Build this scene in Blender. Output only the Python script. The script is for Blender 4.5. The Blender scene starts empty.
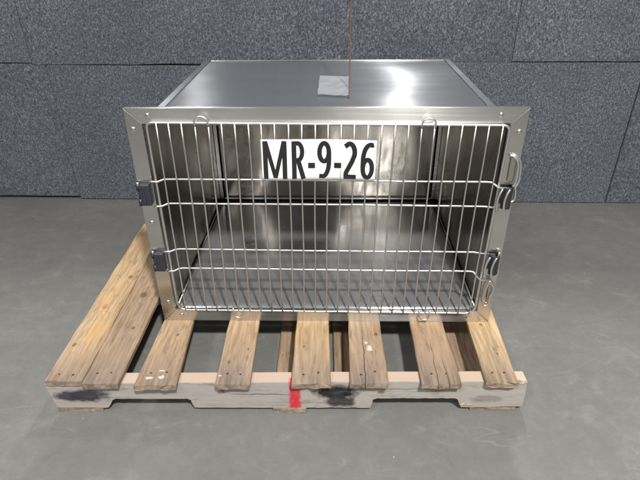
import bpy, bmesh, math, random
from mathutils import Vector, Matrix, noise
random.seed(7)
S = bpy.context.scene
COL = S.collection

# ------------------------------------------------------------------ helpers
class MB:
    """collects geometry; build() links it as ONE mesh object"""
    def __init__(s): s.bm = bmesh.new()
    def box(s, x0, x1, y0, y1, z0, z1, bev=0.0, seg=2):
        g = bmesh.ops.create_cube(s.bm, size=1.0)
        vs = g['verts']
        for v in vs:
            v.co = Vector(((x0+x1)/2+v.co.x*(x1-x0), (y0+y1)/2+v.co.y*(y1-y0), (z0+z1)/2+v.co.z*(z1-z0)))
        if bev > 0:
            es = {e for v in vs for e in v.link_edges}
            bmesh.ops.bevel(s.bm, geom=list(es), offset=bev, segments=seg, affect='EDGES', profile=0.5)
        return s
    def sheet(s, o, u, v, t, nu=1, nv=1, warp=0.0, seed=0):
        """thin plate from corner o along u and v, thickness vector t, gently warped"""
        o, u, v, t = Vector(o), Vector(u), Vector(v), Vector(t)
        n = t.normalized()
        rows = []
        for k in range(2):
            gr = []
            for j in range(nv+1):
                r = []
                for i in range(nu+1):
                    p = o+u*(i/nu)+v*(j/nv)
                    e = math.sin(math.pi*i/nu)*math.sin(math.pi*j/nv)
                    w = warp*e*noise.noise(p*2.3+Vector((seed, seed*.7, 0)))
                    r.append(s.bm.verts.new(p+n*w+t*k))
                gr.append(r)
            rows.append(gr)
        for k in range(2):
            for j in range(nv):
                for i in range(nu):
                    q = [rows[k][j][i], rows[k][j][i+1], rows[k][j+1][i+1], rows[k][j+1][i]]
                    s.bm.faces.new(q if k == 1 else q[::-1]).smooth = True
        def side(a, b):
            for i in range(len(a)-1):
                s.bm.faces.new([a[i], a[i+1], b[i+1], b[i]])
        g0, g1 = rows
        side(g0[0], g1[0]); side(g1[-1], g0[-1])
        side([r[0] for r in g1], [r[0] for r in g0]); side([r[-1] for r in g0], [r[-1] for r in g1])
        return s
    def tube(s, pts, r, seg=10, closed=False, cap=True):
        pts = [Vector(p) for p in pts]; n = len(pts)
        rings = []; up = None
        for i, p in enumerate(pts):
            if closed: t = (pts[(i+1) % n]-pts[i-1]).normalized()
            elif i == 0: t = (pts[1]-pts[0]).normalized()
            elif i == n-1: t = (pts[-1]-pts[-2]).normalized()
            else: t = ((pts[i+1]-pts[i]).normalized()+(pts[i]-pts[i-1]).normalized()).normalized()
            if up is None:
                up = Vector((0, 1, 0)) if abs(t.y) < .9 else Vector((1, 0, 0))
            a = (up-t*up.dot(t)).normalized(); b = t.cross(a); up = a
            rr = r[i] if isinstance(r, (list, tuple)) else r
            rings.append([s.bm.verts.new(p+(a*math.cos(2*math.pi*k/seg)+b*math.sin(2*math.pi*k/seg))*rr) for k in range(seg)])
        m = n if closed else n-1
        for i in range(m):
            A, B = rings[i], rings[(i+1) % n]
            for k in range(seg):
                f = s.bm.faces.new([A[k], A[(k+1) % seg], B[(k+1) % seg], B[k]]); f.smooth = True
        if not closed and cap:
            s.bm.faces.new(rings[0][::-1]); s.bm.faces.new(rings[-1])
        return s
    def lathe(s, c, axis, prof, seg=16):
        """prof: (radius, height along axis)"""
        c = Vector(c); ax = Vector(axis).normalized()
        a = ax.orthogonal().normalized(); b = ax.cross(a); rings = []
        for (r, h) in prof:
            if r < 1e-6: rings.append([s.bm.verts.new(c+ax*h)])
            else: rings.append([s.bm.verts.new(c+ax*h+(a*math.cos(2*math.pi*k/seg)+b*math.sin(2*math.pi*k/seg))*r) for k in range(seg)])
        for A, B in zip(rings, rings[1:]):
            for k in range(seg):
                q = []
                for v in (A[k % len(A)], A[(k+1) % len(A)], B[(k+1) % len(B)], B[k % len(B)]):
                    if v not in q: q.append(v)
                if len(q) >= 3: s.bm.faces.new(q).smooth = True
        return s
    def poly(s, pts, ext, bev=0.0):
        """extrude a planar polygon along ext"""
        ext = Vector(ext)
        A = [s.bm.verts.new(Vector(p)) for p in pts]
        f0 = s.bm.faces.new(A)
        r = bmesh.ops.extrude_face_region(s.bm, geom=[f0])
        nv = [g for g in r['geom'] if isinstance(g, bmesh.types.BMVert)]
        for v in nv: v.co += ext
        if bev:
            nf = [g for g in r['geom'] if isinstance(g, bmesh.types.BMFace)]
            es = set(f0.edges) | {e for f in nf for e in f.edges}
            bmesh.ops.bevel(s.bm, geom=list(es), offset=bev, segments=2, affect='EDGES', profile=.5)
        return s
    def build(s, name, mat, parent=None, uv=None):
        bmesh.ops.recalc_face_normals(s.bm, faces=s.bm.faces)
        me = bpy.data.meshes.new(name)
        if uv:   # UV u runs along the grain axis: 'x', 'y' or 'z'
            L = s.bm.loops.layers.uv.new('UVMap')
            gi = 'xyz'.index(uv)
            for f in s.bm.faces:
                n = f.normal; k = max(range(3), key=lambda i: abs(n[i]))
                o = [i for i in range(3) if i != k]
                ui = gi if gi in o else o[0]
                vi = [i for i in o if i != ui][0]
                for l in f.loops: l[L].uv = (l.vert.co[ui], l.vert.co[vi])
        s.bm.to_mesh(me); s.bm.free()
        me.materials.append(mat)
        ob = bpy.data.objects.new(name, me); COL.objects.link(ob)
        if parent is not None: ob.parent = parent
        return ob

def empty(name, loc, rz=0):
    o = bpy.data.objects.new(name, None); COL.objects.link(o)
    o.empty_display_size = .05; o.location = loc; o.rotation_euler = (0, 0, rz); return o
def tag(o, label, cat, group=None):
    o['label'] = label; o['category'] = cat
    if group: o['group'] = group
    return o
def rounded(pts, rad, n=6):
    """closed polygon in xz (y given) with rounded corners; rad per corner"""
    out = []; m = len(pts)
    for i in range(m):
        p = Vector(pts[i]); a = Vector(pts[i-1]); b = Vector(pts[(i+1) % m]); r = rad[i]
        da = (a-p).normalized(); db = (b-p).normalized()
        p0 = p+da*r; p1 = p+db*r
        for k in range(n+1):
            t = k/n; out.append(p0*(1-t)**2+p*2*t*(1-t)+p1*t*t)
    return out
def smooth_path(pts, n=6):
    """Catmull-Rom through pts"""
    P = [Vector(p) for p in pts]; P = [P[0]*2-P[1]]+P+[P[-1]*2-P[-2]]; out = []
    for i in range(1, len(P)-2):
        for k in range(n):
            t = k/n; a, b, c, d = P[i-1:i+3]
            out.append(.5*((2*b)+(c-a)*t+(2*a-5*b+4*c-d)*t*t+(-a+3*b-3*c+d)*t**3))
    out.append(P[-2]); return out

# ------------------------------------------------------------------ node helper
class NT:
    def __init__(s, name):
        s.m = bpy.data.materials.new(name); s.m.use_nodes = True
        s.t = s.m.node_tree; s.t.nodes.clear()
        s.out = s.n('ShaderNodeOutputMaterial'); s.bsdf = s.n('ShaderNodeBsdfPrincipled')
        s.l(s.bsdf.outputs[0], s.out.inputs[0])
        s.co = s.n('ShaderNodeTexCoord').outputs['Object']
    def n(s, ty, **kw):
        x = s.t.nodes.new(ty)
        for k, v in kw.items(): setattr(x, k, v)
        return x
    def l(s, a, b): s.t.links.new(a, b)
    def put(s, sock, v):
        if hasattr(v, 'is_output') or isinstance(v, bpy.types.NodeSocket): s.l(v, sock)
        else:
            if isinstance(v, (tuple, list)) and len(v) == 3 and sock.type == 'RGBA': v = (*v, 1)
            sock.default_value = v
    def mapc(s, scale=(1, 1, 1), loc=(0, 0, 0), rot=(0, 0, 0), src=None):
        m = s.n('ShaderNodeMapping'); s.l(src or s.co, m.inputs[0])
        m.inputs['Location'].default_value = loc; m.inputs['Rotation'].default_value = rot; m.inputs['Scale'].default_value = scale
        return m.outputs[0]
    def noise(s, scale, vec=None, detail=4, rough=.55, dist=0.0):
        x = s.n('ShaderNodeTexNoise'); s.l(vec or s.co, x.inputs['Vector'])
        x.inputs['Scale'].default_value = scale; x.inputs['Detail'].default_value = detail
        x.inputs['Roughness'].default_value = rough; x.inputs['Distortion'].default_value = dist
        return x.outputs['Fac']
    def ramp(s, f, *st, interp='LINEAR'):
        r = s.n('ShaderNodeValToRGB'); s.l(f, r.inputs[0]); e = r.color_ramp; e.interpolation = interp
        while len(e.elements) < len(st): e.elements.new(.5)
        for el, (p, c) in zip(e.elements, st):
            el.position = p; el.color = (c, c, c, 1) if isinstance(c, (int, float)) else (*c, 1)
        return r.outputs[0]
    def math(s, op, a, b=0.0, c=None, clamp=False):
        m = s.n('ShaderNodeMath', operation=op, use_clamp=clamp)
        s.put(m.inputs[0], a); s.put(m.inputs[1], b)
        if c is not None: s.put(m.inputs[2], c)
        return m.outputs[0]
    def mix(s, f, a, b, mode='MIX'):
        m = s.n('ShaderNodeMix', data_type='RGBA', blend_type=mode)
        s.put(m.inputs[0], f); s.put(m.inputs[6], a); s.put(m.inputs[7], b); return m.outputs[2]
    def xyz(s, src=None):
        x = s.n('ShaderNodeSeparateXYZ'); s.l(src or s.co, x.inputs[0]); return x.outputs
    def bump(s, h, strength=.3, dist=.01, prev=None):
        b = s.n('ShaderNodeBump'); s.l(h, b.inputs['Height']); b.inputs['Strength'].default_value = strength
        b.inputs['Distance'].default_value = dist
        if prev: s.l(prev, b.inputs['Normal'])
        return b.outputs[0]
    def set(s, **kw):
        for k, v in kw.items(): s.put(s.bsdf.inputs[k.replace('_', ' ')], v)
        return s.m
    def spot(s, cx, cz, rx, rz, ax='x', az='z', wob=.35, wscale=40):
        """soft-edged wobbling patch centred at (cx, cz)"""
        X = s.xyz()['xyz'.index(ax)]; Z = s.xyz()['xyz'.index(az)]
        dx = s.math('DIVIDE', s.math('SUBTRACT', X, cx), rx); dz = s.math('DIVIDE', s.math('SUBTRACT', Z, cz), rz)
        d = s.math('SQRT', s.math('ADD', s.math('MULTIPLY', dx, dx), s.math('MULTIPLY', dz, dz)))
        return s.math('ADD', d, s.math('MULTIPLY', s.math('SUBTRACT', s.noise(wscale), .5), wob*2))

# ------------------------------------------------------------------ materials
def mat_steel(name, base=(.60, .59, .57), rough=.26, aniso=.75, rot=0.0, warp=.25, streak='x', blotch=.12, sa=.2, metal=1.0, groove=0.0, refl_smudge=0.0):
    t = NT(name)
    sc = {'x': (1.2, 90, 90), 'y': (90, 1.2, 90), 'z': (90, 90, 1.2)}[streak]
    st = t.noise(1.0, t.mapc(sc), 5, .7)
    big = t.noise(3.2, None, 1, .5)
    smear = t.noise(9, t.mapc((.6, 1.6, .8)), 2, .5, .3)
    r = t.math('ADD', t.math('MULTIPLY', t.math('SUBTRACT', st, .5), sa), t.math('MULTIPLY', t.math('SUBTRACT', smear, .5), blotch*1.4))
    r = t.math('ADD', r, rough, clamp=True)
    c = t.mix(t.ramp(smear, (.35, 0.), (.75, 1.)), base, tuple(b*.86 for b in base))
    c = t.mix(t.math('MULTIPLY', st, sa*1.2), c, tuple(b*.8 for b in base))
    tan = t.n('ShaderNodeTangent', direction_type='UV_MAP'); tan.uv_map = 'UVMap'
    nb = t.bump(big, warp, .012); nb = t.bump(st, sa*.25, .001, nb)
    if groove:
        nb = t.bump(t.noise(1.0, t.mapc((2.5, 750, 750)), 2, .5), 1.0, groove, nb)
    if refl_smudge:
        sm_ = t.noise(16, t.mapc((1, 1, .35)), 6, .7, .5)  # mottled brown reflections painted into the steel colour, together with smudges
        c = t.mix(t.ramp(sm_, (.42, 0.), (.62, refl_smudge)), c, (.20, .165, .125))
        r = t.math('ADD', r, t.math('MULTIPLY', t.ramp(sm_, (.42, 0.), (.62, 1.)), .12))
    return t.set(Base_Color=c, Metallic=metal, Roughness=r, Anisotropic=aniso, Anisotropic_Rotation=rot, Tangent=tan.outputs[0], Normal=nb)

def mat_wire(name='chrome_wire', base=(.80, .805, .80), rough=.36):
    t = NT(name); n = t.noise(60, None, 4)
    return t.set(Base_Color=t.mix(n, base, tuple(b*.8 for b in base)), Metallic=1.0,
                 Roughness=t.math('ADD', t.math('MULTIPLY', n, .15), rough-.07))

def mat_wood(name, light, dark, seed=0, grey=.5, grey_col=(.33, .285, .25), knots=(), cracks=(), grain='y', ring=1.0, pale=0.0, stains=(), scuffs=(), fresh_top=False):
    """pine: early/late wood lines, knots, grey weathering growing towards the front end"""
    t = NT(name); o = (seed*1.37, seed*2.11, seed*.53)
    sc = {'y': (1, .055, 1), 'x': (.055, 1, 1)}[grain]
    m = t.mapc(sc, o)
    w = t.noise(7, t.mapc((1, .35, 1) if grain == 'y' else (.35, 1, 1), o), 2, .5)       # slow bending of the grain
    across = t.xyz()[0 if grain == 'y' else 2]
    f = t.math('ADD', t.math('MULTIPLY', across, 95*ring), t.math('MULTIPLY', w, 13))
    # knots push the grain aside
    kmask = None
    for (kx, ky, kr) in knots:
        if grain == 'y': d = t.spot(kx, ky, kr, kr*1.5, 'x', 'y', .12, 90)
        else: d = t.spot(kx, ky, kr*1.7, kr, 'x', 'z', .12, 90)
        f = t.math('ADD', f, t.math('MULTIPLY', t.math('POWER', 2.718, t.math('MULTIPLY', t.math('MULTIPLY', d, d), -.35)), 5))
        k = t.ramp(d, (.55, 1.), (1.15, 0.))
        kmask = k if kmask is None else t.math('MAXIMUM', kmask, k)
    lines = t.ramp(t.math('PINGPONG', f, 1.0), (.0, 0.), (.55, .25), (.92, 1.))
    fine = t.noise(170, m, 5, .7); med = t.noise(38, m, 4, .6); blot = t.noise(9, t.mapc((1, .4, 1), o), 4, .6)
    c = t.mix(t.math('MULTIPLY', lines, .75), light, dark)
    c = t.mix(t.ramp(fine, (.40, .65), (.58, 0.)), c, tuple(d*.55 for d in dark))
    c = t.mix(t.ramp(t.noise(60, m, 4, .7), (.55, 0.), (.72, .6)), c, tuple(d*.62 for d in dark))
    c = t.mix(t.ramp(blot, (.38, 0.), (.72, .55)), c, (light[0]*.95, light[1]*.80, light[2]*.62))
    if grain == 'y':
        y = t.xyz()[1]
        g = t.math('SUBTRACT', 1.0, t.math('DIVIDE', y, .22), clamp=True)
        g = t.math('ADD', t.math('MULTIPLY', t.math('POWER', g, 1.6), .9), t.math('MULTIPLY', t.math('SUBTRACT', med, .45), 1.3))
        g = t.math('MULTIPLY', g, grey, clamp=True)
    else:
        g = t.math('ADD', grey, t.math('MULTIPLY', t.math('SUBTRACT', med, .5), 1.4), clamp=True)
    c = t.mix(g, c, grey_col)
    if grain == 'y':   # boot and fork grime ground into the exposed board ends
        e = t.math('SUBTRACT', 1.0, t.math('DIVIDE', t.math('ADD', y, .02), .13), clamp=True)
        e = t.math('MULTIPLY', t.math('MULTIPLY', e, t.ramp(t.noise(48, m, 5, .75), (.38, 0.), (.62, 1.))), .75)
        c = t.mix(e, c, (.12, .095, .08))
    c = t.mix(1.0, c, (.90, .86, .84), 'MULTIPLY') if grain == 'y' else c
    dirt = t.ramp(t.noise(55, t.mapc((1, .22, 1) if grain == 'y' else (.2, 1, 1), o), 6, .75), (.54, 0.), (.70, .7))
    c = t.mix(dirt, c, (.10, .075, .055))
    if kmask is not None:
        c = t.mix(t.math('MULTIPLY', kmask, .8), c, (dark[0]*.38, dark[1]*.30, dark[2]*.26))
    h = t.math('ADD', t.math('MULTIPLY', fine, .6), t.math('MULTIPLY', lines, -.35))
    X, Y, Z = t.xyz()
    for (x0, x1, y0, y1, wd) in cracks:     # checks running with the grain
        if grain == 'y':
            a, b = X, Y
        else: a, b = Z, X
        tt = t.math('DIVIDE', t.math('SUBTRACT', b, y0), (y1-y0))
        cx = t.math('ADD', t.math('MULTIPLY', tt, x1-x0), x0)
        cx = t.math('ADD', cx, t.math('MULTIPLY', t.math('SUBTRACT', t.noise(25), .5), .012))
        d = t.math('ABSOLUTE', t.math('SUBTRACT', a, cx))
        taper = t.math('MULTIPLY', t.math('MULTIPLY', tt, t.math('SUBTRACT', 1.08, tt)), 4, clamp=True) if grain == 'x' else t.math('SUBTRACT', 1.0, t.math('MULTIPLY', tt, tt), clamp=True)
        ins = t.math('MULTIPLY', t.math('GREATER_THAN', tt, -.05 if grain == 'y' else 0), t.math('LESS_THAN', tt, 1))
        k = t.math('MULTIPLY', t.math('LESS_THAN', d, t.math('MULTIPLY', taper, wd)), ins)
        c = t.mix(t.math('MULTIPLY', k, .85), c, (.03, .022, .018)); h = t.math('SUBTRACT', h, t.math('MULTIPLY', k, 2.0))
    for (sx, sz, rx, rz, col, amt) in stains:
        d = t.spot(sx, sz, rx, rz, 'x', 'z' if grain == 'x' else 'y', .42, 45)
        fz = t.noise(90, t.mapc((.3, 1, 1)), 4, .6)
        k = t.math('MULTIPLY', t.ramp(d, (.62, 1.), (1.2, 0.)), t.math('ADD', t.math('MULTIPLY', fz, .5), .72), clamp=True)
        c = t.mix(t.math('MULTIPLY', k, amt), c, col)
    if fresh_top:
        c = t.mix(t.math('MULTIPLY', t.math('GREATER_THAN', Y, .0035), .8), c, t.mix(fine, (.62, .47, .36), (.50, .36, .27)))
    for (sx, sy, rx, ry) in scuffs:
        d = t.spot(sx, sy, rx, ry, 'x', 'y' if grain == 'y' else 'z', .8, 110)
        c = t.mix(t.ramp(d, (.5, .85), (.7, 0.)), c, (.66, .60, .52))
    nb = t.bump(h, .35, .0016)
    return t.set(Base_Color=c, Roughness=t.math('ADD', t.math('MULTIPLY', med, .2), .62), Normal=nb, Specular_IOR_Level=.25)

def mat_plain(name, col, rough=.5, metallic=0.0, var=.15, scale=40, bump=.0):
    t = NT(name); n = t.noise(scale, None, 4)
    c = t.mix(n, tuple(x*(1-var) for x in col), tuple(min(1, x*(1+var)) for x in col))
    kw = dict(Base_Color=c, Roughness=t.math('ADD', t.math('MULTIPLY', n, .15), rough-.07), Metallic=metallic)
    if bump: kw['Normal'] = t.bump(n, bump, .002)
    return t.set(**kw)

def mat_concrete():
    t = NT('sealed_concrete')
    a = t.noise(1.6, None, 6, .62, .6); b = t.noise(7, t.mapc((1, 1.5, 1)), 6, .65, .8); c_ = t.noise(90, None, 4, .7)
    d = t.noise(320, None, 2, .6)
    c = t.mix(t.ramp(a, (.33, 0.), (.68, 1.)), (.150, .148, .140), (.212, .208, .195))
    c = t.mix(t.ramp(b, (.36, .55), (.64, 0.)), c, (.150, .153, .147))
    c = t.mix(t.ramp(b, (.60, 0.), (.82, .45)), c, (.32, .32, .305))
    c = t.mix(t.ramp(c_, (.30, .35), (.55, 0.)), c, (.13, .133, .128))
    c = t.mix(t.ramp(d, (.62, 0.), (.80, .35)), c, (.36, .36, .345))
    e_ = t.noise(26, None, 5, .7, .4)
    c = t.mix(t.ramp(e_, (.34, .28), (.52, 0.)), c, (.125, .124, .117))
    c = t.mix(t.ramp(e_, (.56, 0.), (.74, .2)), c, (.31, .308, .295))
    # scuffs: thin light strokes in patches
    for k, (ang, sd, thr) in enumerate(((.5, 3, .035), (-.9, 9, .028), (1.9, 15, .03), (2.7, 22, .022))):
        w = t.noise(1.0, t.mapc((2.2, 5.5, 1), (sd, sd*.3, 0), (0, 0, ang)), 3, .5, .5)
        ln = t.math('LESS_THAN', t.math('ABSOLUTE', t.math('SUBTRACT', w, .5)), thr*.13)
        pt = t.ramp(t.noise(4.5, t.mapc((1, 1, 1), (sd*2, sd, 0)), 4, .6), (.52, 0.), (.72, 1.))
        c = t.mix(t.math('MULTIPLY', t.math('MULTIPLY', ln, pt), .22), c, (.40, .40, .38))
    # grey-brown traffic smears
    s1 = t.noise(1.0, t.mapc((1.1, 4.5, 1), (4, 1, 0), (0, 0, -.45)), 5, .6, .8)
    c = t.mix(t.ramp(s1, (.52, 0.), (.72, .42)), c, (.145, .142, .132))
    # pits
    v = t.n('ShaderNodeTexVoronoi'); t.l(t.co, v.inputs['Vector']); v.inputs['Scale'].default_value = 16
    pit = t.math('MULTIPLY', t.math('LESS_THAN', v.outputs['Distance'], .035), t.math('GREATER_THAN', t.noise(5), .54))
    c = t.mix(t.math('MULTIPLY', pit, .7), c, (.42, .42, .40))
    # hairline crack running from the pallet towards the viewer
    X, Y, Z = t.xyz()
    cx = t.math('ADD', .405, t.math('MULTIPLY', t.math('SUBTRACT', t.noise(9, None, 5, .7), .5), .05))
    k = t.math('MULTIPLY', t.math('LESS_THAN', t.math('ABSOLUTE', t.math('SUBTRACT', X, cx)), .0011), t.math('LESS_THAN', Y, .02))
    c = t.mix(t.math('MULTIPLY', k, .16), c, (.08, .08, .075))
    r = t.math('ADD', t.math('MULTIPLY', b, .30), .42)
    h = t.math('ADD', t.math('MULTIPLY', c_, .5), t.math('ADD', t.math('MULTIPLY', d, .35), t.math('MULTIPLY', b, .5)))
    return t.set(Base_Color=c, Roughness=r, Normal=t.bump(h, .22, .002), Specular_IOR_Level=.35)

def mat_carpet(seed):
    t = NT('heather_carpet'); o = (seed*3.1, 0, seed*1.7)
    m = t.mapc((1, 1, .62), o)
    a = t.noise(225, m, 3, .85, .3); b = t.noise(115, m, 4, .85, .4); g = t.noise(3, t.mapc((1, 1, 1), o), 5, .65)
    mixv = t.math('ADD', t.math('MULTIPLY', a, .6), t.math('MULTIPLY', b, .4))
    c = t.ramp(mixv, (.36, (.022, .024, .031)), (.46, (.066, .072, .087)), (.53, (.120, .128, .150)), (.63, (.31, .325, .355)))
    c = t.mix(t.ramp(g, (.35, .28), (.65, 0.)), c, (.034, .038, .052))
    kx = 1.0+.04*math.sin(seed*5)
    c = t.mix(1.0, c, (kx, kx, kx), 'MULTIPLY')
    h = t.math('ADD', a, t.math('MULTIPLY', b, .8))
    nb = t.bump(h, .5, .004)
    return t.set(Base_Color=c, Roughness=.95, Normal=nb, Specular_IOR_Level=.08, Sheen_Weight=.15)

ROT = 0.25
STEEL_TOP = mat_steel('brushed_steel_top', (.50, .515, .545), .195, 1.0, groove=.00009, streak='x', warp=.36, rot=ROT, sa=.04, blotch=.05, metal=.90)
STEEL_IN = mat_steel('brushed_steel_inside', (.47, .44, .395), .15, .98, refl_smudge=.55, streak='x', warp=.26, blotch=.08, rot=ROT, sa=.06)
STEEL_FLOOR = mat_steel('brushed_steel_floor', (.40, .405, .42), .16, .75, streak='x', warp=.15, blotch=.10, rot=ROT, sa=.06, metal=.62)
STEEL_FRAME = mat_steel('polished_steel_frame', (.70, .69, .665), .25, .95, streak='x', warp=.12, blotch=.1, rot=ROT)
WIRE = mat_wire(); RIV = mat_wire('rivet_steel', (.80, .79, .76), .22)

# ------------------------------------------------------------------ the setting
g = MB(); g.sheet((-14, -12, -.02), (28, 0, 0), (0, 24, 0), (0, 0, .02))
fl = g.build('floor', mat_concrete()); fl['kind'] = 'structure'; fl['label'] = 'worn grey sealed concrete floor with light scuffs'

WY = 1.269
wall = tag(empty('partition_wall', (0, WY, 0)), 'wall covered in dark blue-grey heather carpet panels behind the steel cage', 'wall')
MB().box(-5, 5, .028, .10, 0, 1.50).build('backing_board', mat_plain('backing', (.06, .064, .078), .9), wall)
def carpet_panel(x0, x1, z0, z1, seed, dz0=0, dz1=0, lean=0, off=0):
    m = MB(); nx, nz = 40, 24; grid = []
    for j in range(nz+1):
        r = []
        for i in range(nx+1):
            u = min(max((i-.9)/(nx-1.8), 0 if i == 0 else .0015/(x1-x0)), 1 if i == nx else 1-.0015/(x1-x0))
            v = min(max((j-.9)/(nz-1.8), 0 if j == 0 else .0015/(z1-z0)), 1 if j == nz else 1-.0015/(z1-z0))
            x = x0+(x1-x0)*u+lean*(1-v)*(1 if u > .5 else 0)
            zl = z0+dz0*u; zh = z1+dz1*u
            if j == 0: zl += .004*noise.noise(Vector((x*6, seed, 0)))
            z = zl+(zh-zl)*v
            e = min(u, 1-u)*(x1-x0); f = min(v, 1-v)*(z1-z0); d = min(e, f)
            y = -.0+0*d + .003*noise.noise(Vector((x*2, z*2, seed)))+off
            r.append(m.bm.verts.new((x, y, z)))
        grid.append(r)
    for j in range(nz):
        for i in range(nx): m.bm.faces.new([grid[j][i], grid[j][i+1], grid[j+1][i+1], grid[j+1][i]]).smooth = True
    # edges folded back
    border = [grid[0][i] for i in range(nx+1)]+[grid[j][nx] for j in range(1, nz+1)]+[grid[nz][i] for i in range(nx-1, -1, -1)]+[grid[j][0] for j in range(nz-1, 0, -1)]
    bk = [m.bm.verts.new((v.co.x, .027, v.co.z)) for v in border]; n = len(bk)
    for i in range(n): m.bm.faces.new([border[i], border[(i+1) % n], bk[(i+1) % n], bk[i]])
    return m.build('carpet_panel', mat_carpet(seed), wall)
G = .0011
carpet_panel(-3.54, -1.103-G, .016, .628, 1, off=.003)
carpet_panel(-1.101+G, .135-G, .004, .622, 2, dz1=-.006)
carpet_panel(.135+G, 1.372-G, .003, .634, 3, dz1=-.003)
carpet_panel(1.378+G, 3.9, .002, .636, 4, off=.002)
carpet_panel(-3.6, -1.16-G, .6315, 1.50, 5)
carpet_panel(-1.16+G, .834-G*.6, .6235, 1.50, 6, dz0=.010, off=.001)
carpet_panel(.834+G*.6, 2.05, .6365, 1.50, 8, off=-.001)
carpet_panel(2.06, 3.9, .6385, 1.50, 9)

# ------------------------------------------------------------------ pallet
PH = .101; PYAW = .028
pal = tag(empty('wooden_pallet', (0, 0, 0), PYAW), 'worn pine shipping pallet with a red paint stripe, under the steel cage', 'pallet')
PD = .822
def board_mesh(xl0, xr0, xl1, xr1, y0, y1, z0, z1, seed, ny=34, cup=.001, endcut=0.0, rough=1.0, bow=0.0):
    m = MB(); nt = 7; c = .0022
    rings = []
    for j in range(ny+1):
        v = j/ny; xl = xl0+(xl1-xl0)*v; xr = xr0+(xr1-xr0)*v
        y = y0+(y1-y0)*v
        xl += .0022*rough*noise.noise(Vector((seed, y*9, 0)))+.0008*noise.noise(Vector((seed, y*60, 3)))
        xr += .0022*rough*noise.noise(Vector((seed+5, y*9, 0)))+.0008*noise.noise(Vector((seed+5, y*60, 3)))
        prof = [(xl+c, z1)]+[(xl+c+(xr-xl-2*c)*k/nt, z1) for k in range(1, nt)]+[(xr-c, z1), (xr, z1-c), (xr, z0+c), (xr-c, z0)]
        prof += [(xr-c-(xr-xl-2*c)*k/nt, z0) for k in range(1, nt)]+[(xl+c, z0), (xl, z0+c), (xl, z1-c)]
        R = []
        for (x, z) in prof:
            yy = y
            if j in (0, ny):
                yy += .0060*rough*noise.noise(Vector((x*45, z*20, seed+j)))+endcut*(x-(xl+xr)/2)*(1 if j else 0)
            u = (x-xl)/(xr-xl)
            zz = z+cup*(2*u-1)**2*(1 if z > (z0+z1)/2 else .0)+.0006*noise.noise(Vector((x*30, y*12, seed)))+bow*math.sin(v*3)
            R.append(m.bm.verts.new((x, yy, zz)))
        rings.append(R)
    n = len(rings[0])
    for A, B in zip(rings, rings[1:]):
        for k in range(n): m.bm.faces.new([A[k], A[(k+1) % n], B[(k+1) % n], B[k]])
    m.bm.faces.new(rings[0][::-1]); m.bm.faces.new(rings[-1])
    return m
L1, D1 = (.60, .44, .24), (.45, .27, .12)
L2, D2 = (.50, .385, .255), (.36, .245, .145)
L3, D3 = (.54, .41, .27), (.40, .28, .17)
boards = [  # xl0 xr0 xl1 xr1 y0 y1 light dark grey knots cracks scuffs
 dict(x=(-.606, -.510, -.603, -.5115), y=(-.006, .822), c=((.60, .465, .30), (.45, .30, .16)), g=.62, k=((-.562, .30, .010), (-.585, .13, .007), (-.535, .46, .009)), cut=-.16, st=((-.55, .19, .022, .06, (.60, .33, .13), .42), (-.565, .33, .016, .06, (.60, .36, .16), .4))),
 dict(x=(-.5085, -.416, -.5100, -.404), y=(-.016, .822), c=((.46, .365, .26), (.35, .25, .165)), g=.55, k=((-.463, .36, .013), (-.445, .20, .006))),
 dict(x=(-.375, -.269, -.360, -.288), y=(-.022, .822), c=(L3, D3), g=.55, k=((-.31, .17, .005),), s=((-.345, .004, .014, .007), (-.312, .008, .012, .009), (-.318, .030, .010, .004))),
 dict(x=(-.173, -.0855, -.1765, -.089), y=(-.019, .822), c=((.57, .445, .305), (.42, .295, .18)), g=.7, k=((-.15, .06, .005), (-.105, .11, .004)), s=((-.165, .012, .006, .004),)),
 dict(x=(.017, .1165, .024, .111), y=(-.017, .822), c=((.60, .465, .30), (.45, .305, .175)), g=.65, k=((.045, .12, .004),)),
 dict(x=(.164, .260, .175, .262), y=(-.017, .822), c=((.53, .41, .285), (.39, .27, .175)), g=.65, k=((.245, .17, .006),), cr=((.203, .207, -.03, .20, .0016),), s=((.222, .112, .012, .016), (.215, .135, .007, .008))),
 dict(x=(.342, .4415, .351, .441), y=(-.019, .822), c=((.52, .395, .275), (.41, .28, .175)), g=.55, k=((.395, .245, .010),), cr=((.383, .392, -.03, .17, .0009), (.411, .409, -.03, .09, .0009))),
 dict(x=(.503, .583, .519, .606), y=(-.015, .822), c=((.62, .49, .315), (.47, .32, .175)), g=.5, k=((.56, .09, .004), (.548, .21, .006)), s=()),
]
nailmat = mat_plain('rusty_nail', (.07, .05, .04), .6, .5)
for i, B in enumerate(boards):
    xl0, xr0, xl1, xr1 = B['x']
    # extrapolate the far end (measured at y = .24)
    if i > 1:
        k = (B['y'][1]-B['y'][0])/.255 if i != 7 else (B['y'][1]-B['y'][0])/.30
        xl1 = xl0+(xl1-xl0)*k*.6; xr1 = xr0+(xr1-xr0)*k*.6
        if i == 7: xl1, xr1 = .535, .627
    m = board_mesh(xl0, xr0, xl1, xr1, B['y'][0], B['y'][1], PH+.0006, PH+.016, 11*i+3, cup=.0006, endcut=B.get('cut', 0))
    mt = mat_wood('pine_deck', B['c'][0], B['c'][1], i+1, B['g'], knots=B['k'], cracks=B.get('cr', ()), scuffs=B.get('s', ()), stains=B.get('st', ()), ring=(1, .8, 1.1, .9, 1, 1.2, .7, 1)[i])
    ob = m.build('deck_board', mt, pal)
    w = xr0-xl0
    for (fx, fy) in ((.3, .018+.004*math.sin(i)), (.68, .021-.005*math.cos(i*2))):
        MB().lathe((xl0+w*fx, fy, PH+.0155), (0, 0, 1), [(.0032, 0), (.0032, .0007), (.0018, .0010), (0, .0009)], 10).build('nail', nailmat, ob)

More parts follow.
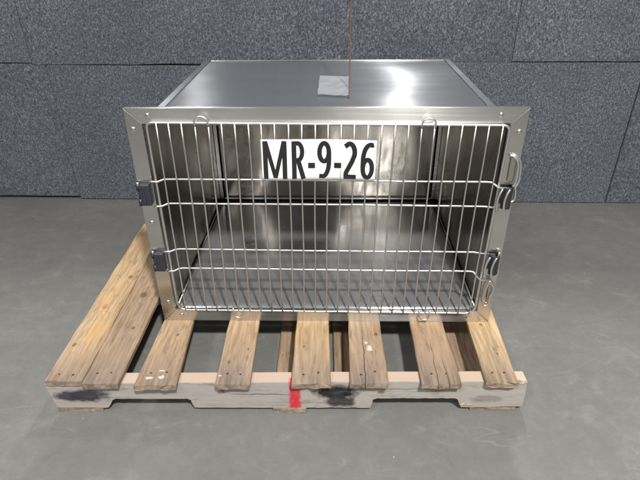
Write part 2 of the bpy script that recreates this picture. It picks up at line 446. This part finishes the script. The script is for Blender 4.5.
def stringer(y0, y1, seed, mat, x0=-.612, x1=.612, z0=.016):
    prof = []
    def seg(a, b, n, amp):
        for k in range(n):
            t = k/n; x = a[0]+(b[0]-a[0])*t; z = a[1]+(b[1]-a[1])*t
            prof.append((x+amp*.3*noise.noise(Vector((z*60, seed, 1))), y0, z+amp*noise.noise(Vector((x*22, seed, 0)))))
    P = [((x0, PH), 1), ((x1, PH+.004), 40), ((x1+.004, z0+.002), 6), ((.456, z0-.002), 14), ((.444, .043), 3), ((.436, .0475), 2), ((.236, .0475), 18), ((.226, .043), 2), ((.220, z0-.003), 3),
         ((-.240, z0-.001), 40), ((-.247, .043), 3), ((-.255, .0475), 2), ((-.440, .0475), 18), ((-.449, .043), 2), ((-.466, z0-.001), 3), ((x0+.012, z0), 12)]
    P[0] = ((x0, PH), 5)
    pts = [p for p, _ in P]
    for i in range(len(P)):
        a = pts[i]; bb = pts[(i+1) % len(P)]; n = P[(i+1) % len(P)][1]
        seg(a, bb, n, .0022 if abs(a[1]-.0475) < .001 and abs(bb[1]-.0475) < .001 else (.0012 if i in (0,) else .0016))
    m = MB(); m.poly(prof, (0, y1-y0, 0), bev=.0014)
    return m.build('stringer', mat, pal)
sm = mat_wood('weathered_stringer', (.50, .43, .36), (.33, .275, .225), 21, .80, fresh_top=True, grey_col=(.36, .335, .315), grain='x', ring=.7,
              knots=((-.165, .072, .008), (.245, .07, .007)),
              cracks=((.066, .062, -.16, .02, .0013), (.083, .080, .10, .44, .0009), (.050, .055, -.56, -.40, .0007), (.035, .03, -.05, .18, .0008)),
              stains=((.52, .045, .05, .014, (.14, .125, .12), .5), (-.530, .058, .078, .025, (.03, .026, .036), .97), (-.50, .068, .06, .014, (.045, .038, .055), .8), (.128, .070, .068, .029, (.014, .013, .015), 1.0), (.142, .036, .048, .022, (.022, .020, .023), .93)))
# red sprayed stripe over the stringer (soft edged)
def add_stripe(mat, x0, x1):
    nt = mat.node_tree; bs = next(n for n in nt.nodes if n.type == 'BSDF_PRINCIPLED')
    src = bs.inputs['Base Color'].links[0].from_socket
    t = NT.__new__(NT); t.m = mat; t.t = nt; t.bsdf = bs
    t.co = next(n for n in nt.nodes if n.type == 'TEX_COORD').outputs['Object']
    X, Y, Z = t.xyz()
    e = t.math('ADD', X, t.math('MULTIPLY', t.math('SUBTRACT', t.noise(60), .5), .012))
    d = t.math('ABSOLUTE', t.math('SUBTRACT', e, (x0+x1)/2))
    k = t.ramp(t.math('DIVIDE', d, (x1-x0)/2), (.6, 1.), (1.4, 0.))
    k = t.math('MULTIPLY', k, t.ramp(t.noise(120, t.mapc((.4, 1, 1))), (.3, .8), (.5, 1.)))
    k = t.math('MULTIPLY', k, t.math('LESS_THAN', Y, .018))
    t.l(t.mix(t.math('MULTIPLY', k, .92), src, (.55, .015, .03)), bs.inputs['Base Color'])
add_stripe(sm, .006, .042)
s0 = stringer(0, .038, 1, sm); s0['label'] = 'notched grey front stringer with red stripe and black smudges'
sm2 = mat_wood('plain_stringer', (.50, .38, .26), (.36, .25, .16), 25, .4, grain='x')
stringer(.40, .438, 2, sm2); stringer(.772, .81, 3, sm2)
# bottom boards
for i, (a, c_, y0) in enumerate(((-.600, -.482, .001), (-.035, .052, -.004), (.128, .235, .10), (.480, .600, .003))):
    mt = mat_wood('pine_base', (.42, .32, .22), (.30, .21, .14), 40+i, .6, knots=())
    board_mesh(a, c_, a+(.0 if i != 3 else -.012), c_, y0, .815, .0008, .0135, 70+i).build('base_board', mt, pal)
# splintered bits at the notch and the right end
spm = mat_wood('raw_splinter', (.80, .72, .58), (.62, .50, .36), 51, .05)
for (x, z, s, a) in ((.468, .031, 1.0, .4), (.476, .026, .7, -.3), (.592, PH+.006, .9, 1.0), (.604, PH+.002, .8, 2.2)):
    m = MB(); P = []
    for k in range(7):
        an = k/7*6.283; r = (.008+.004*math.sin(k*2.3+x*50))*s
        P.append((x+math.cos(an)*r*1.4, -.003, z+math.sin(an+a)*r*.62))
    m.poly(P, (0, .006, 0)).build('splinter', spm, pal)

# ------------------------------------------------------------------ the cage
CX, CY, CZ, CYAW = .0976, .231, PH+.0163, .014
W, H, D, INS = .938, .623, .724, .0385
cage = tag(empty('steel_animal_cage', (CX, CY, CZ), CYAW), 'stainless steel animal cage with a wire grid door, standing on the pine pallet', 'animal cage')
hw = W/2; T = .0012; xi = hw-INS; zt = H-INS
def sp(o, u, v, t, name, mat, uv, warp=.006, seed=0, nu=40, nv=30, par=cage):
    return MB().sheet(o, u, v, t, nu, nv, warp, seed).build(name, mat, par, uv)
y0b = .011
top = sp((-xi, y0b, zt), (2*xi, 0, 0), (0, D-y0b, 0), (0, 0, T), 'top_panel', STEEL_TOP, 'x', .012, 2)
sp((-xi, y0b, INS), (2*xi, 0, 0), (0, D-y0b, 0), (0, 0, -T), 'floor_panel', STEEL_FLOOR, 'x', .005, 5)
sp((-xi, D, INS), (2*xi, 0, 0), (0, 0, zt-INS), (0, T, 0), 'back_panel', STEEL_IN, 'x', .012, 8)
for s, sd in ((-1, 11), (1, 14)):
    sp((s*xi, y0b, INS), (0, D-y0b, 0), (0, 0, zt-INS), (s*T, 0, 0), 'side_panel', STEEL_IN, 'y', .010, sd)
# folded edges of the roof sheet
for s in (-1, 1):
    MB().poly([(s*xi, .012, zt+T+.0004), (s*(xi-.017), .012, zt+T+.0004), (s*(xi-.0175), .012, zt+T+.0022), (s*(xi-.001), .012, zt+T+.0036), (s*(xi+.0022), .012, zt+T+.001), (s*(xi+.0022), .012, zt-.012), (s*(xi+.0014), .012, zt-.012)], (0, D-.012, 0)).build('roof_seam', STEEL_TOP, cage, 'x')
MB().box(-xi+.02, xi-.02, D-.012, D+.001, zt+T+.0004, zt+T+.0022, .0006).build('rear_seam', STEEL_FRAME, cage, 'x')
# interior seams: coved strips at the back corners and along the floor
for s in (-1, 1):
    MB().box(min(s*(xi-.0012), s*(xi-.014)), max(s*(xi-.0012), s*(xi-.014)), D-.012, D-.0105, INS+.012, zt-.004, .0004).build('corner_strip', STEEL_FRAME, cage, 'z')
    MB().tube([(s*(xi-.003), .02, INS+.003), (s*(xi-.003), D-.01, INS+.003)], .0030, 8).build('weld_seam', RIV, cage)
MB().box(-xi+.016, xi-.016, D-.012, D-.0095, INS+.010, INS+.016, .0008).build('rear_lip', STEEL_FRAME, cage, 'x')
# feet rails under the box
for s in (-1, 1):
    MB().box(s*.36-.015, s*.36+.015, .05, .56, .0008, INS-T-.0004, .002).build('foot_rail', STEEL_FRAME, cage, 'y')
# mitred front frame
FD = .010
def rail(pts, uv):
    return MB().poly([(p[0], 0, p[1]) for p in pts], (0, FD, 0), bev=.0010).build('frame_rail', STEEL_FRAME, cage, uv)
g_ = .0005
fr_t = rail([(-hw+g_*2, H), (hw-g_*2, H), (xi-g_, zt), (-xi+g_, zt)], 'x')
fr_b = rail([(-hw+g_*2, 0), (-xi+g_, INS), (xi-g_, INS), (hw-g_*2, 0)], 'x')
fr_l = rail([(-hw, 0+g_), (-hw, H-g_), (-xi, zt+g_), (-xi, INS-g_)], 'z')
fr_r = rail([(hw, 0+g_), (xi, INS-g_), (xi, zt+g_), (hw, H-g_)], 'z')
# inner return lip of the frame (short tube joining frame and box)
for nm, a in (('top', ((-xi+.001, zt-.0042), (xi-.001, zt-.003))),):
    MB().box(a[0][0], a[1][0], .0025, .030, a[0][1], a[1][1]).build('inner_lip', STEEL_IN, cage, 'x')
def rivet(par, x, z, r=.0062):
    MB().lathe((x, .0004, z), (0, -1, 0), [(r*1.0, 0), (r*.98, .0012), (r*.75, .0026), (r*.35, .0034), (0, .0036)], 18).build('rivet', RIV, par)
for x, z in ((-.414, .605), (.405, .605)): rivet(fr_t, x, z)
for x, z in ((-.415, .020), (.405, .020)): rivet(fr_b, x, z)
for x, z in ((-.4535, .572), (-.4515, .322), (-.448, .066)): rivet(fr_l, x, z)
for x, z in ((.4535, .565), (.4535, .066)): rivet(fr_r, x, z)

# door: the perimeter rod carries everything
YD = -.006
def rz_(x, z): return z
per = rounded([(-.423, YD, .586), (.423, YD, .586), (.421, YD, .040), (-.420, YD, .040)], [.014, .018, .030, .028], 8)
door = MB().tube(per, .0034, 12, closed=True).build('door', WIRE, cage)
door.rotation_euler = (0, .0085, 0)
xs = [-.3985]+[.405-.0310*k for k in range(25, -1, -1)]
rng = random.Random(3)
barg = []
HK = [(xs[3], xs[4]), (xs[20], xs[21])]
for i, x in enumerate(xs):
    j = rng.uniform(-.0009, .0009)
    zt_, zb_ = .5865, .040
    pts = [(x+.0007*math.sin(k*.9+i), YD-.0042, zb_+(zt_-zb_)*k/10) for k in range(11)]
    m = MB(); m.tube([(p[0]+j*(k/10), p[1], p[2]) for k, p in enumerate(pts)], .00205, 8)
    m.build('grid_wire', WIRE, door)
def loop_top(xa, xb, z0, z1, s=1):
    r = (xb-xa)/2; cx = (xa+xb)/2
    pts = [(xa, YD-.0068, z0)]+[(cx-r*math.cos(a), YD-.0068, z1+s*r*.85*math.sin(a)) for a in [math.pi*k/10 for k in range(11)]]+[(xb, YD-.0068, z0)]
    MB().tube(pts, .0022, 10).build('hook_loop', WIRE, door)
for xa, xb in HK: loop_top(xa, xb, .580, .590)
for xa, xb in ((-.262, -.234), (.265, .294)): loop_top(xa, xb, .055, .032, -1)
def cross(z, left, right):
    pts = left+[(x, YD+.0038, z+.0006*math.sin(x*9+z*20)) for x in [-.39+.78*k/16 for k in range(17)]]+right
    MB().tube(pts, .0026, 10).build('cross_bar', WIRE, door)
yl = YD-.006
cross(.4425, [(-.4385, yl, .4365), (-.431, yl, .4395), (-.418, yl, .4385), (-.403, YD+.002, .4425)], [(.403, YD+.001, .4425), (.413, YD-.004, .437), (.420, yl, .4315), (.458, yl, .4285)])
cross(.3760, [(-.436, yl, .3705), (-.428, yl, .3715), (-.416, yl, .372), (-.402, YD+.002, .376)], [(.405, YD+.001, .3755), (.432, YD-.001, .3735)])
cross(.2400, [(-.434, yl, .2355), (-.426, yl, .2375), (-.416, yl, .2375), (-.402, YD+.002, .240)], [(.405, YD+.001, .2395), (.431, YD-.001, .2370)])
cross(.1795, [(-.432, yl, .1740), (-.424, yl, .1755), (-.414, yl, .1755), (-.400, YD+.002, .1795)], [(.399, YD+.001, .1790), (.408, YD-.004, .168), (.418, yl, .1585), (.450, yl, .1565)])

# hinges: dark moulded blocks on the left rail
HM = mat_plain('black_nylon', (.028, .031, .042), .38, 0, .2, 60)
def hinge(x, z0, z1):
    h = MB(); h.box(x+.004, x+.0295, -.017, -.0003, z0, z1, .0028, 3)
    for k in range(3): h.box(x+.0075+k*.007, x+.0105+k*.007, -.0195, -.0165, z0+.005, z1-.005, .0010, 2)
    ob = h.build('hinge', HM, cage)
    k = MB(); k.tube([(x, -.008, z0-.0015), (x, -.008, z0+.0165)], .0058, 14); k.tube([(x, -.008, z1-.0165), (x, -.008, z1+.0015)], .0058, 14)
    k.tube([(x+.001, -.0065, z0+.012), (x+.001, -.0065, z1-.012)], .0038, 12)
    k.build('hinge_knuckle', HM, ob)
    for z in (z0-.0015, z1+.0015):
        s = 1 if z > z0 else -1
        MB().lathe((x, -.008, z), (0, 0, s), [(.0042, 0), (.0042, .0012), (.0026, .0024), (0, .0026)], 12).build('hinge_pin', RIV, ob)
hinge(-.4655, .378, .435); hinge(-.4615, .180, .236)

# latches on the right rail
LM = mat_steel('latch_steel', (.55, .54, .51), .22, .3, streak='z', warp=.1)
LDK = mat_plain('dark_latch', (.05, .05, .055), .32, .6, .2, 50)
def latch(z0, up):
    """z0: height of the middle of the latch; up: whether the strap hook points up (upper) or hangs (lower)"""
    s = 1 if up else -1
    o = MB()
    # curved housing plate wrapped round the door edge
    prof = [(.436, -.012), (.442, -.019), (.452, -.021), (.4600, -.016), (.4625, -.006), (.4625, -.0006), (.4610, -.0006), (.4606, -.006), (.4585, -.0150), (.452, -.0192), (.443, -.0172), (.4375, -.011)]
    o.poly([(x, y, z0-.028) for x, y in prof], (0, 0, .056))
    ob = o.build('latch', LDK, cage, 'z')
    dk = MB(); dk.box(.440, .456, -.0150, -.0006, z0-.024, z0+.022, .003, 3)
    dk.build('latch_block', HM, ob)
    # bent wire rings hanging between the two cross bars
    for dx, dy in ((0, 0), (.0165, -.003)):
        P = [(.434+dx, -.016+dy, z0+.026), (.4275+dx, -.019+dy, z0+.012), (.4245+dx, -.020+dy, z0-.006), (.4275+dx, -.018+dy, z0-.030), (.4330+dx, -.015+dy, z0-.036)]
        MB().tube(smooth_path(P, 6), .0029, 10).build('latch_wire', WIRE, ob)
    # strap hook reaching past the outer edge of the rail
    if up:
        P = [(.441, -.004, z0+.108), (.450, -.008, z0+.106), (.462, -.010, z0+.089), (.4640, -.011, z0+.046), (.4590, -.012, z0+.030)]
        Q = [(.446, -.002, z0+.110), (.456, -.004, z0+.106), (.4690, -.005, z0+.088), (.4725, -.006, z0+.044), (.466, -.008, z0+.026), (.4690, -.009, z0+.012), (.4680, -.010, z0-.006), (.4605, -.011, z0-.012)]
        hb = MB(); hb.box(.4440, .4585, -.007, -.0006, z0+.040, z0+.104, .003, 3)
    else:
        P = [(.458, -.010, z0+.038), (.456, -.012, z0+.018), (.4585, -.012, z0-.006), (.4640, -.010, z0-.028), (.449, -.010, z0-.052), (.4620, -.009, z0-.078), (.456, -.009, z0-.104), (.454, -.009, z0-.132), (.444, -.008, z0-.140)]
        Q = [(.447, -.012, z0-.050), (.440, -.011, z0-.078), (.436, -.010, z0-.110), (.443, -.009, z0-.138)]
        hb = MB(); hb.box(.4480, .4590, -.006, -.0006, z0-.120, z0-.068, .003, 3)
    MB().tube(smooth_path(P, 6), .0031, 10).build('latch_handle', WIRE, ob)
    MB().tube(smooth_path(Q, 6), .0031, 10).build('latch_handle', WIRE, ob)
    hb.build('strike_plate', LM, ob, 'z')
latch(.4, True); latch(.203, False)

# ------------------------------------------------------------------ sign
def in_cage(x, y, z):
    c, s = math.cos(CYAW), math.sin(CYAW); return Vector((CX+x*c-y*s, CY+x*s+y*c, CZ+z))
SW, SH = .2735, .1030
sign = tag(MB().build('number_card', mat_plain('x', (1, 1, 1))), 'white paper card reading MR-9-26 fixed across the wire door', 'sign')
def card_y(u, v): return -.0150-.0022*math.sin(u*6.3+.6)-.0004*math.sin(u*SW/.031*6.283)+.0009*noise.noise(Vector((u*5, v*3, 1)))+.0015*(v-.5)*2*math.cos(u*5)
def card_z(u, v): return (v-.5)*SH+(.0018*math.sin(u*math.pi) if v > .5 else .0)*(v-.5)*2
def card_xyz(u, v, off=0): return Vector(((u-.5)*SW, card_y(u, v)-off, card_z(u, v)))
bm = bmesh.new(); NU, NV = 90, 10; gr = {}
for k, off in enumerate((0, -.0004)):
    for j in range(NV+1):
        for i in range(NU+1): gr[k, j, i] = bm.verts.new(card_xyz(i/NU, j/NV, off))
for k in range(2):
    for j in range(NV):
        for i in range(NU):
            q = [gr[k, j, i], gr[k, j, i+1], gr[k, j+1, i+1], gr[k, j+1, i]]; bm.faces.new(q if k == 0 else q[::-1]).smooth = True
for i in range(NU):
    bm.faces.new([gr[1, 0, i], gr[1, 0, i+1], gr[0, 0, i+1], gr[0, 0, i]]); bm.faces.new([gr[0, NV, i], gr[0, NV, i+1], gr[1, NV, i+1], gr[1, NV, i]])
for j in range(NV):
    bm.faces.new([gr[0, j, 0], gr[0, j+1, 0], gr[1, j+1, 0], gr[1, j, 0]]); bm.faces.new([gr[1, j, NU], gr[1, j+1, NU], gr[0, j+1, NU], gr[0, j, NU]])
bmesh.ops.recalc_face_normals(bm, faces=bm.faces); bm.to_mesh(sign.data); bm.free()
sign.data.materials.clear(); sign.data.materials.append(mat_plain('white_paper', (.74, .74, .735), .6, 0, .03, 30))
sign.location = in_cage(-.0155, 0, .4990); sign.rotation_euler = (0, .0105, CYAW)
# lettering as bold condensed strokes, in units of the photographed card (566 x 205)
def stroke(pts, w=22.0, closed=False):
    P = [Vector((x, y)) for x, y in pts]; n = len(P); Ls = []; Rs = []
    for i in range(n):
        if closed: a = P[i]-P[i-1]; c = P[(i+1) % n]-P[i]
        else: a = P[i]-P[max(i-1, 0)]; c = P[min(i+1, n-1)]-P[i]
        if a.length < 1e-6: a = c
        if c.length < 1e-6: c = a
        a = a.normalized(); c = c.normalized(); t = (a+c)
        t = t.normalized() if t.length > 1e-6 else a
        nn = Vector((-t.y, t.x)); k = 1/max(.45, nn.dot(Vector((-a.y, a.x))))
        Ls.append(P[i]+nn*w*.50*k); Rs.append(P[i]-nn*w*.50*k)
    return Ls, Rs, closed
def arc(cx, cy, rx, ry, a0, a1, n=18):
    return [(cx+rx*math.cos(math.radians(a0+(a1-a0)*k/n)), cy+ry*math.sin(math.radians(a0+(a1-a0)*k/n))) for k in range(n+1)]
def dens(pts):   # subdivide so the strokes follow the card
    out = []
    for a, b_ in zip(pts, pts[1:]):
        n = max(1, int(math.hypot(b_[0]-a[0], b_[1]-a[1])/12))
        out += [(a[0]+(b_[0]-a[0])*k/n, a[1]+(b_[1]-a[1])*k/n) for k in range(n)]
    return out+[pts[-1]]
ST = []
VW = 22   # y downwards, photo px; cap 50..238
ST += [stroke(dens([(52, 238), (52, 50)]), 23), stroke(dens([(147, 50), (147, 238)]), 23)]
ST += [stroke(dens([(54, 50), (99.5, 232)]), 20), stroke(dens([(145, 50), (99.5, 232)]), 20)]
ST += [stroke(dens([(194, 238), (194, 50)]), 23), stroke([(194, 60)]+arc(212, 101, 22, 41, -90, 90)+[(194, 142)], 21), stroke(dens([(213, 140), (240, 238)]), 23)]
ST += [stroke([(263, 169), (297, 169)], 27), stroke([(392, 169), (427, 169)], 27)]
ST += [stroke(arc(342, 104, 23, 44, 0, 360, 32)[:-1], 22, True)]
ST += [stroke(dens([(365.5, 98), (366.5, 150)])[:-1]+arc(335, 150, 31, 76, 0, 82, 14)+[(318, 223)], 22)]
ST += [stroke([(444, 74)]+arc(467, 104, 25, 43, -125, 20, 14)+[(480, 148), (452, 205), (450, 226)], 23), stroke(dens([(440, 227), (502, 227)]), 23)]
ST += [stroke(arc(557, 182, 22.5, 45, 0, 360, 32)[:-1], 22, True)]
ST += [stroke([(584, 63)]+arc(569, 138, 35, 76, -75, -178, 14)+[(534, 172), (535, 190)], 22)]
m = MB()
lay = 0
for Ls, Rs, cl in ST:
    lay += 1; off = .00025+.00004*lay
    def pt(p, o):
        u = (p.x-32)/566; v = 1-(p.y-42)/205
        return m.bm.verts.new(card_xyz(u, v, o))
    A = [pt(p, off) for p in Ls]; B_ = [pt(p, off) for p in Rs]; n = len(A)
    for i in range(n if cl else n-1):
        j = (i+1) % n
        try: m.bm.faces.new([A[i], A[j], B_[j], B_[i]])
        except ValueError: pass
ink = NT('black_ink'); ink = ink.set(Base_Color=(.012, .012, .014), Roughness=.5)
m.build('lettering', ink, sign)

# ------------------------------------------------------------------ tape patch and cord on the roof
tz = CZ+zt+T
tm = NT('clear_tape'); n = tm.noise(35, None, 5)
tm.set(Base_Color=tm.mix(n, (.33, .35, .38), (.48, .50, .53)), Roughness=.38, Alpha=tm.math('ADD', .28, tm.math('MULTIPLY', n, .25)), Normal=tm.bump(n, .3, .004))
tape = MB(); q = []
TP = [(.071, .468), (.155, .453), (.159, .678), (.071, .691)]
nu, nv = 14, 22; gr = []
for k in range(2):
    g2 = []
    for j in range(nv+1):
        r = []
        for i in range(nu+1):
            u, v = i/nu, j/nv
            x = (TP[0][0]*(1-u)+TP[1][0]*u)*(1-v)+(TP[3][0]*(1-u)+TP[2][0]*u)*v
            y = (TP[0][1]*(1-u)+TP[1][1]*u)*(1-v)+(TP[3][1]*(1-u)+TP[2][1]*u)*v
            if i in (0, nu): x += .0022*noise.noise(Vector((y*30, i, 0)))
            if j in (0, nv): y += .006*noise.noise(Vector((x*40, j, 0)))
            z = .0075+.0012*noise.noise(Vector((x*22, y*22, 0)))+(.0030 if u > .93 else 0)
            r.append(tape.bm.verts.new((x, y, z-.0006*k)))
        g2.append(r)
    gr.append(g2)
for k in range(2):
    for j in range(nv):
        for i in range(nu):
            qd = [gr[k][j][i], gr[k][j][i+1], gr[k][j+1][i+1], gr[k][j+1][i]]; tape.bm.faces.new(qd if k == 0 else qd[::-1]).smooth = True
tape = tag(tape.build('tape_patch', tm.m), 'square patch of translucent tape stuck on the cage roof', 'tape')
tape.location = (0, 0, tz-.001)
cm = NT('copper_cord'); w = cm.noise(220, cm.mapc((1, 1, .6)), 3)
cm.set(Base_Color=cm.mix(w, (.07, .035, .024), (.18, .09, .058)), Roughness=.7, Normal=cm.bump(w, .6, .002))
P = [(.1565, .450, tz+.004), (.1575, .47, tz+.0065), (.1583, .50, tz+.010), (.1590, .53, tz+.03), (.1592, .545, tz+.09), (.1590, .55, tz+.25), (.159, .552, tz+.9), (.159, .553, tz+1.9)]
cord = MB().tube(smooth_path(P, 8), .0019, 8).build('cord', cm.m)
tag(cord, 'thin copper-brown cord hanging down to the tape on the cage roof', 'cord')

# ------------------------------------------------------------------ light
w = bpy.data.worlds.new('World'); S.world = w; w.use_nodes = True
bg = w.node_tree.nodes['Background']; bg.inputs[0].default_value = (.97, 1.0, 1.0, 1); bg.inputs[1].default_value = .30
def lamp(name, loc, tgt, sx, sy, e, col=(1, .98, .945)):
    L = bpy.data.lights.new(name, 'AREA'); L.shape = 'RECTANGLE'; L.size = sx; L.size_y = sy; L.energy = e; L.color = col
    o = bpy.data.objects.new(name, L); COL.objects.link(o); o.location = loc
    d = (Vector(tgt)-Vector(loc)).normalized(); o.rotation_euler = d.to_track_quat('-Z', 'Y').to_euler(); return o
# rows of high fixtures running away from the wall
for x, y, sx, sy, e in ((1.05, -7.2, .22, .9, 45), (.85, -2.2, .18, .22, 240), (.66, 2.3, .05, .50, 58),
                        (-1.35, -7.2, .22, .9, 20), (-1.35, -2.2, .25, .5, 48), (-1.15, 2.3, .08, .45, 22)):
    lamp('ceiling_lamp', (x, y, 3.6), (x*.3, .3 if y < 2 else .9, .2), sx, sy, e)

# ------------------------------------------------------------------ camera
F, PITCH, YAW, ROLL = 520.208, .52531, .03566, -.00776
CAM = Vector((.1258, -.95409, 1.07585))
cy, sy, cp, sp_ = math.cos(YAW), math.sin(YAW), math.cos(PITCH), math.sin(PITCH)
fw = Vector((-sy*cp, cy*cp, -sp_)); r0 = Vector((cy, sy, 0)); u0 = r0.cross(fw)
cr, sr = math.cos(ROLL), math.sin(ROLL)
rt = r0*cr+u0*sr; up = -r0*sr+u0*cr
cam = bpy.data.cameras.new('camera'); co = bpy.data.objects.new('camera', cam); COL.objects.link(co)
M = Matrix((rt, up, -fw)).transposed().to_4x4(); M.translation = CAM; co.matrix_world = M
cam.sensor_width = 36; cam.sensor_fit = 'HORIZONTAL'; cam.lens = F/640*36; cam.clip_end = 200; cam.clip_start = .02
S.camera = co
S.view_settings.view_transform = 'Standard'; S.view_settings.look = 'None'; S.view_settings.gamma = 1; S.view_settings.exposure = 0
